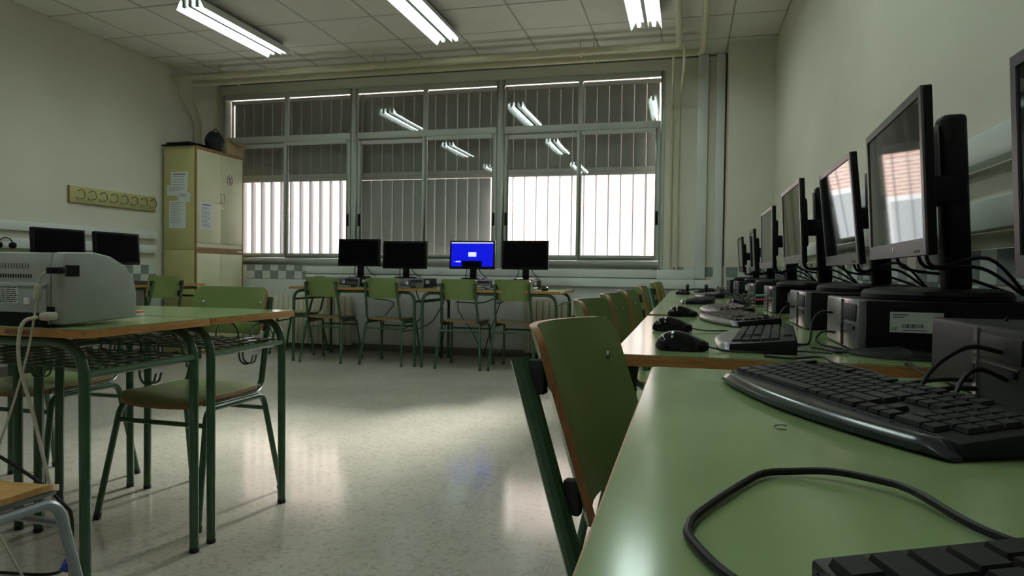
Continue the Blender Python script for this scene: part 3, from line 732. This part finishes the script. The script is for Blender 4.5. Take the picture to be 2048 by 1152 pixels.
# ---- tall-stand monitors of the right row (origin on the base, front faces -Y)
def tall_monitor(label, loc, rz, W, H, zc, yaw, tilt, fwd=.118):
    t = thing('monitor', label, 'monitor', loc, rz, 'monitors on the right tables')
    bs = MB(); secs = []
    for z, k in ((0, 1.0), (.010, 1.0), (.018, .96), (.024, .80)):
        secs.append([(k*.155*math.copysign(abs(math.cos(a))**.8, math.cos(a)), .145*k*math.copysign(abs(math.sin(a))**.9, math.sin(a))-.04, z) for a in [2*PI*q/28 for q in range(28)]])
    part('base', bs.loft(secs), BLACKP, t)
    cz = zc+H*.48
    col = part('column', MB().prism([(-.026, -.026), (.026, -.026), (.030, -.008), (.026, .028), (-.026, .028), (-.030, -.008)], 'z', .018, cz), BLACKP, t, loc=(0, .005, 0), rot=(.055, 0, 0), bevel=.012, seg=3)
    part('column_cover', MB().box(-.020, .020, -.034, -.028, zc-.02, cz-.02), BEZEL, col, bevel=.003)
    hd = MB(); hd.prism(rrect(W, H, .006, 3), 'y', -.012, .004)
    head = part('panel', hd, BLACKP, t, loc=(0, -fwd, zc), rot=(0, 0, 0), bevel=.002)
    head.rotation_euler = Matrix.Rotation(yaw, 3, 'Z').to_4x4().to_euler()
    head.rotation_euler = (Matrix.Rotation(yaw, 3, 'Z') @ Matrix.Rotation(tilt, 3, 'X')).to_euler()
    be = MB(); bw, bb_ = .018, .034
    be.box(-W/2+.001, -W/2+bw, -.0165, -.012, -H/2+.001, H/2-.001).box(W/2-bw, W/2-.001, -.0165, -.012, -H/2+.001, H/2-.001)
    be.box(-W/2+bw, W/2-bw, -.0165, -.012, H/2-bw, H/2-.001).box(-W/2+bw, W/2-bw, -.0165, -.012, -H/2+.001, -H/2+bb_)
    part('bezel', be, BEZEL, head)
    part('screen', MB().box(-W/2+bw, W/2-bw, -.0135, -.012, -H/2+bb_, H/2-bw), SCREEN, head, smooth=False)
    part('badge', MB().cyl((0, -.0175, -H/2+.019), (0, -.0160, -H/2+.019), .006, 14), STEEL, head)
    for k in range(3): part('button', MB().cyl((W/2-.05-k*.016, -.0172, -H/2+.009), (W/2-.05-k*.016, -.016, -H/2+.009), .003, 8), BLACKP, head)
    part('back_housing', MB().prism(rrect(W*.55, H*.60, .02, 4), 'y', .004, .030), BLACKP, head, bevel=.006)
    part('arm', MB().box(-.03, .03, -fwd+.03, .01, zc-.045, zc+.02), BLACKP, t, bevel=.004)
    for k, x in enumerate((-.10, .06, .11)):
        part('cable', MB().tube(smooth_path([(x, -fwd+.025, zc-H*.35), (x, -fwd+.04, zc-H*.56), (x*.7+.02, .03, .05+.02*k), (x*.3, .13, .012)], 6), .004, 6), CORD_B, t)
    return t
mons = [(6.34, .462, .44, .30, 1.09, 0, .067), (5.414, .480, .50, .30, 1.097, -.032, .057), (4.11, .443, .53, .328, 1.120, .008, .024),
        (3.12, .437, .53, .328, 1.133, -.002, .054), (2.45, .486, .53, .328, 1.120, -.016, .099), (1.758, .468, .55, .328, 1.128, -.055, .055)]
for i, (y, x, W_, H_, zc, yaw, tl) in enumerate(mons):
    lab = 'dark monitor on a tall stand, %s from the window wall along the right wall' % RW[i]
    topz = TZ+.114
    tall_monitor(lab, (x+.118, y, topz), -PI/2, W_, H_, zc-topz, yaw, tl)
tall_monitor('dark monitor on a tall stand above the charcoal computer set apart', (.482+.118, .915, TZ+.1005), -PI/2, .53, .328, 1.085-TZ-.1, 0, .05)

# ---- monitors on short necks (window wall and left wall), front faces -Y
def neck_monitor(label, loc, rz, W, H, zb, group, lit=False, tilt=-.05):
    t = thing('monitor', label, 'monitor', loc, rz, group)
    secs = [[(k*.125*math.cos(a), k*.095*math.sin(a), z) for a in [2*PI*q/24 for q in range(24)]] for z, k in ((0, 1), (.008, 1), (.016, .85))]
    part('base', MB().loft(secs), BLACKG, t)
    part('neck', MB().box(-.034, .034, .0, .03, .012, zb+.06), BLACKG, t, bevel=.006)
    hd = part('panel', MB().prism(rrect(W, H, .006, 3), 'y', -.014, .018), BLACKP, t, loc=(0, -.02, zb+H/2), rot=(tilt, 0, 0), bevel=.003)
    bw = .017
    sc_ = part('screen', MB().box(-W/2+bw, W/2-bw, -.0155, -.014, -H/2+bw+.008, H/2-bw), BLUESCR if lit else SCREEN_OFF, hd, smooth=False)
    part('badge', MB().box(-.012, .012, -.0155, -.014, -H/2+.008, -H/2+.014), PCDARK, hd)
    part('power_light', MB().box(W/2-.06, W/2-.05, -.0155, -.014, -H/2+.0, -H/2+.004), STEEL, hd)
    if lit:
        part('title_bar', MB().box(-W/2+bw, W/2-bw, -.0160, -.0155, H/2-bw-.010, H/2-bw), WHITESCR, sc_, smooth=False)
        part('dialog_box', MB().box(-.039, .045, -.0160, -.0155, -.018, .027), WHITESCR, sc_, smooth=False)
        part('dark_window', MB().box(-.105, .105, -.0160, -.0155, -H/2+bw+.008, -.062), SCREEN_OFF, sc_, smooth=False)
        cp = MB().box(-.190, -.185, -.0160, -.0155, -.071, -.066)
        for q in range(5): cp.box(-.172+q*.011, -.164+q*.011, -.0160, -.0155, -.075, -.062)
        part('caption', cp, WHITESCR, sc_, smooth=False)
    for x in (-.07, .06): part('cable', MB().tube(smooth_path([(x, .0, zb+.05), (x*1.1, .03, zb-.02), (x*1.6, .10, .03), (x*1.8, .16, .01)], 6), .004, 6), CORD_B, t)
    return t
GB = 'monitors on the window wall tables'
for x, zb, W_, H_, nm, lit in ((-3.375, .958, .475, .285, 'switched-off black monitor under the windows, closest to the cabinet', False), (-2.854, .934, .487, .288, 'switched-off black monitor under the windows, second from the cabinet', False),
                      (-2.118, .938, .478, .288, 'monitor with a lit blue screen under the windows', True), (-1.567, .940, .470, .288, 'switched-off black monitor under the bright open window, closest to the column', False)):
    neck_monitor(nm, (x, 6.72, .836), 0, W_, H_, zb-.836, GB, lit)
GL_ = 'black monitors on the left wall tables'
neck_monitor('switched-off black monitor on the left wall table, closer to the cupboard', (-5.02, 5.17, TZ), PI/2, .50, .288, .936-TZ, GL_)
neck_monitor('switched-off black monitor on the left wall table, above the printer top', (-5.02, 4.575, TZ), PI/2, .49, .288, .936-TZ, GL_)

# ---- keyboards
KP = .0187
ROWS = [[1.25, 1.25, 1.25, 6.25, 1.25, 1.25, 1.25, 1.25], [2.25]+[1]*10+[2.75], [1.75]+[1]*11+[2.25], [1.5]+[1]*12+[1.5], [1]*13+[2], [1, -1, 1, 1, 1, 1, -.5, 1, 1, 1, 1, -.5, 1, 1, 1, 1]]
def key_layout():
    ks = []; x0 = -.2135
    for r, row in enumerate(ROWS):
        x = x0
        for w in row:
            if w > 0: ks.append((x+w*KP/2, r, w))
            x += abs(w)*KP
        xn = x0+15.25*KP
        cols = {0: (0, 1, 2), 1: (1,), 2: (), 3: (0, 1, 2), 4: (0, 1, 2), 5: (0, 1, 2)}[r]
        for c in cols: ks.append((xn+(c+.5)*KP, r, 1))
        xp = x0+18.5*KP
        if r == 0: ks.append((xp+KP, r, 2)); ks.append((xp+2.5*KP, r, 1))
        elif r < 5:
            for c in range(4): ks.append((xp+(c+.5)*KP, r, 1))
    return ks
KEYS = key_layout()
def key_xyz(k): 
    r = k[1]; y = -.035+r*.0195+(.006 if r == 5 else 0); return k[0], y, .0195+r*.0021
def keybox(mb, w, ox=0, oy=0, oz=0):
    hw, hd = w*KP/2-.0006, .0090
    vs = [(ox+sx*hw, oy+sy*hd, oz) for sx, sy in ((-1, -1), (1, -1), (1, 1), (-1, 1))]+[(ox+sx*(hw-.0016), oy+sy*(hd-.0015)+.0004, oz+.0045) for sx, sy in ((-1, -1), (1, -1), (1, 1), (-1, 1))]
    mb.add(vs, [(4, 5, 6, 7), (0, 1, 5, 4), (1, 2, 6, 5), (2, 3, 7, 6), (3, 0, 4, 7), (3, 2, 1, 0)])
kmesh = {}
def make_keyboard(label, loc, deg, palm=PALM, single=True, bulge=.030, group='keyboards on the right tables'):
    t = thing('keyboard', label, 'keyboard', loc, math.radians(deg), group)
    W = .452
    part('body', MB().prism([(-.047, .002), (-.047, .0175), (.082, .031), (.086, .027), (.086, .002)], 'x', -W/2, W/2), KBODY, t, bevel=.003)
    secs = []
    for i in range(25):
        u = -1+2*i/24; x = u*W/2; yf = -.058-bulge*(1-u*u)-.004
        e = min(1.0, (1-abs(u))*9+.25); zt = .0175
        prof = [(-.0465, .001), (yf+.008, .001), (yf+.001, .004), (yf, .0085*e+.002), (yf+.006, .0135*e+.002), (yf+.016, zt*.97*e+.0006), (-.052, zt*e), (-.0465, zt*e)]
        secs.append([(x, a, z) for a, z in prof])
    part('palm_rest', MB().loft(secs), palm, t, angle=50)
    if single:
        for k in KEYS:
            if k[2] not in kmesh:
                m_ = MB(); keybox(m_, k[2]); kmesh[k[2]] = m_.mesh('key', KEY_M, smooth=False)
            put('key', kmesh[k[2]], t, key_xyz(k), (.105, 0, 0))
    else:
        m_ = MB()
        for k in KEYS: keybox(m_, k[2], *key_xyz(k))
        part('keys', m_, KEY_M, t, smooth=False)['kind'] = 'stuff'
    return t
make_keyboard('black keyboard with glossy palm edge lying askew before the charcoal computer', (.196, .910, TZ), -67.8)
make_keyboard('black keyboard partly out of view beside the looped cord', (.172, .178, TZ), -74, bulge=.012)
make_keyboard('keyboard with a shiny silver palm edge, on the table end facing the gap', (.163, 1.735, TZ), -97, PALM_S, bulge=.03)
make_keyboard('grey keyboard with many small keys, beyond the shiny silver one', (.155, 2.46, TZ), -78, PALM_S, False, .03)
make_keyboard('silver-edged keyboard, third along the right tables from the gap', (.155, 3.10, TZ), -84, PALM_S, False, .03)
make_keyboard('dark blue-black keyboard pointing at the aisle, fourth along the right tables', (.06, 4.02, TZ), -95, PALM, False)
make_keyboard('silver-edged keyboard under the cable tangle, fifth along the right tables', (.15, 5.05, TZ), -86, PALM_S, False)
make_keyboard('dark keyboard at the column end of the right tables', (.15, 6.40, TZ), -90, PALM, False)
for x, nm in ((-3.43, 'closest to the cabinet'), (-2.80, 'second from the cabinet'), (-2.05, 'before the lit blue screen'), (-1.58, 'closest to the column')):
    make_keyboard('keyboard on the window wall table, '+nm, (x, 6.24, .745), 0, PALM_S, False, .01, 'keyboards on the window wall tables')
make_keyboard('keyboard on the left wall table by the cupboard', (-4.835, 5.17, TZ), 90, PALM, False, .01, None)

# ---- mice (front points +Y)
def mouse_mesh():
    secs = []; n = 14; NL = 16
    for i in range(NL+1):
        u = i/NL; y = -.0535+.107*u
        e = math.sqrt(max(0, 1-(2*u-1)**4))
        w = .031*e*(1-.12*math.sin(PI*u)*(1 if u > .4 else .5)) + .0008
        h = .037*(math.sqrt(max(.0, 1-((.38-u)/.395)**2)) if u < .38 else 1-.62*((u-.38)/.62)**1.6)
        sec_ = []
        for k in range(n):
            a = PI*k/(n-1)
            sec_.append((w*math.copysign(abs(math.cos(a))**.72, math.cos(a)), y, .002+h*max(0, math.sin(a))**.8))
        secs.append(sec_)
    return MB().loft(secs).mesh('shell', BLACKG, angle=60)
MM = mouse_mesh()
def mouse(label, loc, deg, cable, group='black mice on the right tables'):
    t = thing('mouse', label, 'computer mouse', loc, math.radians(deg), group)
    put('shell', MM, t, sc=(1.06, 1.04, 1.06))
    part('sole', MB().prism(rrect(.052, .095, .02, 4), 'z', 0, .003), BLACKP, t)
    part('scroll_wheel', MB().cyl((-.004, .028, .019), (.004, .028, .019), .009, 14), RUBBER, t)
    part('cable', MB().tube(smooth_path([(0, .050, .010)]+[(x, y, .0045+z) for x, y, z in cable], 8), .002, 6), CORD_B, t)
mouse('black mouse at the table corner facing the gap', (-.008, 1.518, TZ), -90, [(.01, .09, -.001), (.03, .15, 0), (-.02, .23, 0), (-.01, .30, 0)])
mouse('black mouse behind the corner mouse, beside the grey keyboard', (-.038, 2.01, TZ), -92, [(.0, .09, 0), (-.02, .16, 0), (-.03, .30, 0)])
mouse('black mouse third from the gap along the right tables', (-.014, 2.705, TZ), -88, [(.0, .09, 0), (-.02, .14, 0), (-.02, .3, 0)])
mouse('black mouse fourth from the gap, among the cable tangle', (.25, 3.62, TZ), -80, [(.0, .08, 0), (.02, .12, 0), (.06, .18, 0)])
mouse('black mouse at the column end of the right tables', (-.03, 5.55, TZ), -100, [(.0, .08, 0), (.02, .12, 0), (.08, .2, 0)])
mouse('black mouse on the window wall table corner closest to the column', (-1.27, 6.25, .745), 10, [(.0, .08, 0), (-.02, .15, 0), (-.04, .3, 0)], None)
mouse('black mouse on the left wall table beside the cupboard', (-4.85, 5.62, TZ), 90, [(.0, .08, 0), (.02, .12, 0), (.05, .2, 0)], None)

# ---- loose cables on the right tables
def cord(label, pts, r=.0035, m=CORD_B, cat='cable', sm=8, group=None):
    return tag(part('cable', MB().tube(smooth_path(pts, sm), r, 8), m), label, cat, group)
Z = TZ+.0042
cord('thick black cord looping across the near green tabletop', [(.10, .30, Z), (.05, .352, Z), (.024, .379, Z), (.006, .423, Z), (.004, .447, Z), (.012, .478, Z), (.047, .557, Z), (.064, .585, Z), (.085, .596, Z), (.115, .594, Z+.003), (.145, .575, Z+.004), (.162, .553, Z+.004), (.184, .494, Z), (.215, .462, Z), (.285, .46, Z), (.36, .50, Z)], .0030)
GC = 'black cables tangled on the right tables'
zt = TZ+.0042
cord('black cable arching into the front of the charcoal computer, upper one', [(.385, .985, TZ+.07), (.345, .985, TZ+.075), (.30, .97, TZ+.045), (.287, .955, TZ+.006), (.33, .90, zt), (.42, .86, zt)], .003)
cord('black cable arching into the front of the charcoal computer, lower one', [(.388, .975, TZ+.036), (.35, .965, TZ+.05), (.325, .95, TZ+.03), (.32, .92, zt), (.38, .85, zt)], .003)
cord('black plug lead lying at the foot of the charcoal computer', [(.385, 1.075, TZ+.022), (.34, 1.075, TZ+.020), (.27, 1.06, TZ+.008), (.22, 1.00, zt), (.205, 1.02, zt)], .0032)
cord('second black plug lead at the foot of the charcoal computer', [(.385, 1.065, TZ+.012), (.345, 1.05, TZ+.012), (.30, 1.02, zt), (.31, .97, zt)], .0036)
cord('black cable spanning the gap between the right tables', [(.15, 1.43, zt), (.20, 1.41, zt), (.245, 1.385, TZ+.012), (.255, 1.30, TZ+.010), (.30, 1.22, zt+.002), (.30, 1.12, zt)], .0026)
cord('black cable sagging over the gap beside the charcoal computer', [(.42, 1.50, zt), (.40, 1.43, zt), (.395, 1.385, TZ+.006), (.40, 1.30, TZ-.004), (.43, 1.22, zt+.003), (.47, 1.19, zt+.1)], .0026)
for k in range(7):
    y0 = 1.50+.02*k; s0 = random.uniform(-.02, .02)
    cord('thin black cable in the bundle before the sixth computer from the window wall', [(.27+.01*k, 1.62+s0, zt), (.31, 1.58+s0, zt), (.36+.01*k, 1.50+.012*k, zt+.002*k), (.44, 1.46+.015*k, zt+.0015*k), (.52, 1.49+.01*k, zt), (.60, 1.52, zt)], .0024, group=GC)
cord('black plug and lead in the front of the sixth computer from the window wall', [(.342, 1.80, TZ+.075), (.315, 1.80, TZ+.074), (.295, 1.79, TZ+.05), (.28, 1.74, zt), (.24, 1.70, zt)], .003)
cord('looped black lead low in the front of the sixth computer from the window wall', [(.342, 1.76, TZ+.03), (.315, 1.77, TZ+.03), (.30, 1.76, TZ+.012), (.31, 1.70, zt), (.345, 1.60, zt)], .003)
cord('black plug and lead in the front of the fifth computer from the window wall', [(.342, 2.40, TZ+.06), (.315, 2.40, TZ+.06), (.29, 2.36, TZ+.03), (.28, 2.28, zt), (.25, 2.20, zt)], .003)
for k in range(26):
    yy = random.uniform(3.35, 6.2); xx = random.uniform(.27, .32); pts = []
    for q in range(5): pts.append((xx+random.uniform(-.04, .03), yy+.07*q+random.uniform(-.05, .05), zt+random.uniform(0, .05 if q in (1, 2, 3) else .0)+.001))
    cord('tangled black cable between the keyboards and computers toward the column', pts, .0024, group=GC)
cord('thin pale cable hanging from the duct beside the tall stand', [(XR-.055, 1.56, 1.14), (.735, 1.565, 1.05), (.695, 1.655, .985), (.690, 1.665, .955), (.705, 1.62, .925), (.74, 1.50, .905)], .0026, CORD_W)
cord('thick black cable hanging behind the monitor set apart', [(.640, 1.345, 1.15), (.655, 1.33, 1.06), (.66, 1.36, .98), (.665, 1.36, .90), (.70, 1.30, .865)], .005)
hs = thing('headset', 'black headset dropped at the column end of the right tables', 'headset', (.08, 5.92, TZ+.004))
part('headband', MB().tube([(.075*math.cos(a), .085*math.sin(a), .012+.02*math.sin(a)) for a in [PI*k/14 for k in range(15)]], .005, 8), BLACKP, hs)
for s_ in (-1, 1): part('ear_cup', MB().cyl((s_*.062, -.01, .034), (s_*.088, -.01, .034), .036, 18), BLACKP, hs, bevel=.004)
for m_, dz, nm in ((MINT, .070, 'mint green jack plug in the front of the fourth computer from the window wall'), (REDP, .052, 'red jack plug in the front of the fourth computer from the window wall')):
    t = thing('jack_plug', nm, 'plug', (.345, 3.285, TZ+dz))
    part('plug_body', MB().cyl((0, 0, 0), (-.045, 0, -.002), .006, 10), m_, t)
    part('lead', MB().tube(smooth_path([(-.045, 0, -.002), (-.075, -.01, -.012), (-.10, .02, -.05), (-.09, .06, -dz+.004)], 6), .002, 6), CORD_B, t)
# cables under the window-wall tables
for pts, nm in (([(-3.30, 6.75, .70), (-3.20, 6.70, .62), (-3.05, 6.72, .60), (-3.00, 6.75, .55), (-3.15, 6.85, .40), (-3.22, 6.95, .10)], 'dangling black cable bunch behind the first chair at the window wall'), ([(-2.75, 6.75, .70), (-2.65, 6.7, .45), (-2.9, 6.72, .28), (-2.6, 6.75, .36), (-2.45, 6.8, .60)], 'long looping black cable behind the second chair at the window wall'),
                ([(-2.42, 6.7, .72), (-2.36, 6.7, .50), (-2.42, 6.75, .34), (-2.5, 6.8, .02)], 'black cable dangling at the joint of the window wall tables'), ([(-2.3, 6.72, .60), (-2.0, 6.70, .60), (-1.82, 6.7, .68), (-1.78, 6.7, .62), (-1.85, 6.7, .60), (-1.8, 6.72, .68), (-1.95, 6.8, .30), (-2.05, 6.9, .02)], 'black cable tied in a knot behind the blue-screen chair')):
    cord(nm, pts, .005)
cord('thin black lead on the floor wall side between the window wall chairs', [(-2.25, 6.75, .70), (-2.28, 6.75, .52), (-2.15, 6.8, .30), (-2.05, 6.9, .05)], .004)

# ================================================================== PRINTER AND ITS CORDS
pr = thing('laser_printer', 'grey laser printer seen from behind with plugs and a rating label', 'printer', (-1.785, 1.585, TZ))
prof = [(-.125, .006), (-.125, .165), (-.118, .198), (-.02, .200), (.035, .190), (.085, .165), (.115, .130), (.126, .09), (.126, .012)]
side = [(y, z) for y, z in prof]
part('body', MB().prism(side, 'x', -.16, .160), PRN, pr, bevel=.004)
part('side_cover', MB().prism([(y*1.0, z+.001) for y, z in side], 'x', .160, .202), PRN, pr, bevel=.008)
part('side_cover', MB().prism([(y*1.0, z+.001) for y, z in side], 'x', -.202, -.160), PRN, pr, bevel=.008)
part('underside', MB().box(-.15, .15, -.128, -.10, .0, .038), BLACKP, pr)
bp_ = part('back_panel', MB().box(-.155, .150, -.129, -.124, .038, .118), PRN_B, pr, bevel=.002)
part('ridge', MB().box(-.155, .150, -.132, -.128, .108, .112), PRN_B, bp_)
part('latch', MB().box(.085, .10, -.138, -.129, .060, .078), WHITEP, bp_, bevel=.003)
v = MB()
for k in range(30): v.box(-.15+k*.0085, -.147+k*.0085, -.1262, -.124, .130, .140)
for k in range(26): v.box(-.15+k*.0095, -.149+k*.0095, -.1258, -.124, .155, .168)
part('vents', v, BLACKP, pr, smooth=False)
lb = part('rating_label', MB().box(-.05, .058, -.1300, -.129, .062, .108), LABELM, bp_, smooth=False)
p = MB()
for r_ in range(8):
    x = -.047
    while x < .05:
        w = random.uniform(.004, .018); p.box(x, min(x+w, .055), -.1304, -.1300, .065+r_*.0054, .0675+r_*.0054); x += w+.003
part('print', p, PRINT, lb, smooth=False)
part('socket', MB().box(.2020, .2030, -.118, -.075, .135, .165), BLACKP, pr)
part('socket', MB().box(.150, .175, -.1265, -.120, .018, .055), BLACKP, pr)
pc_ = thing('power_cord', 'beige power cord plugged in the printer and hanging to the floor', 'cord', (-1.60, 1.44, TZ+.03))
part('plug', MB().box(-.020, .010, -.020, .015, -.009, .012), CORD_W, pc_, bevel=.006)
part('lead', MB().tube(smooth_path([(-.02, -.02, .0), (-.045, -.035, -.01), (-.058, -.04, -.05), (-.055, -.04, -.13), (-.025, -.03, -.25), (.01, -.03, -.37), (.04, -.02, -.50), (.05, 0, -.60), (.03, .02, -.70), (-.05, .0, -.778), (-.15, .02, -.781), (-.30, .10, -.781)], 8), .0048, 8), CORD_W, pc_)
dc = thing('data_cord', 'thin beige data cord with a ferrite bead from the printer top socket', 'cord', (-1.605, 1.44, TZ+.15))
part('plug', MB().box(.0, .04, -.012, .016, -.008, .010), BLACKP, dc, bevel=.004)
part('ferrite_bead', MB().cyl((-.022, -.012, -.035), (-.028, -.012, -.075), .009, 14), CORD_W, dc, bevel=.002)
part('lead', MB().tube(smooth_path([(.0, 0, 0), (-.016, -.008, -.012), (-.022, -.012, -.035), (-.028, -.012, -.08), (-.035, -.02, -.16), (-.04, -.03, -.22), (-.075, -.04, -.35), (-.12, -.05, -.48), (-.16, -.05, -.60), (-.13, -.02, -.72), (-.09, .02, -.86), (-.04, .0, -.90), (.10, -.1, -.902)], 8), .0032, 8), CORD_W, dc)
cord('black network cord swagged between the desk legs by the floor', [(-2.10, 1.45, .47), (-1.85, 1.42, .45), (-1.62, 1.40, .38), (-1.52, 1.40, .32), (-1.515, 1.42, .28), (-1.60, 1.50, .16), (-1.72, 1.60, .06), (-1.80, 1.62, .012), (-1.95, 1.60, .006), (-2.10, 1.55, .03), (-2.3, 1.5, .20)], .0045)
tag(part('blue_plug', MB().box(-.012, .012, -.02, .02, -.008, .008), BLUEP, loc=(-1.735, 1.61, .050), rot=(.4, .3, .6), bevel=.002), 'small blue network plug dangling above the floor', 'plug')
er = thing('eraser_pack', 'small white pack with an orange lid on the desk behind the printer', 'pack', (-1.775, 1.90, TZ), .2)
part('pack', MB().box(-.03, .03, -.018, .018, 0, .012), WHITEP, er, bevel=.003)
part('lid', MB().box(-.03, .03, -.018, .018, .012, .018), ORANGE, er, bevel=.002)
# small things on the left wall table
ms = thing('headset', 'black headset hung on the lower cable duct of the left wall', 'headset', (XL+.0655, 4.46, 1.095))
part('headband', MB().tube([(0, .06*math.cos(a), .05*math.sin(a)) for a in [PI*k/12 for k in range(13)]], .005, 8), BLACKP, ms)
for s_ in (-1, 1): part('ear_cup', MB().cyl((-.015, s_*.06, -.012), (.015, s_*.06, -.012), .026, 16), BLACKP, ms, bevel=.003)
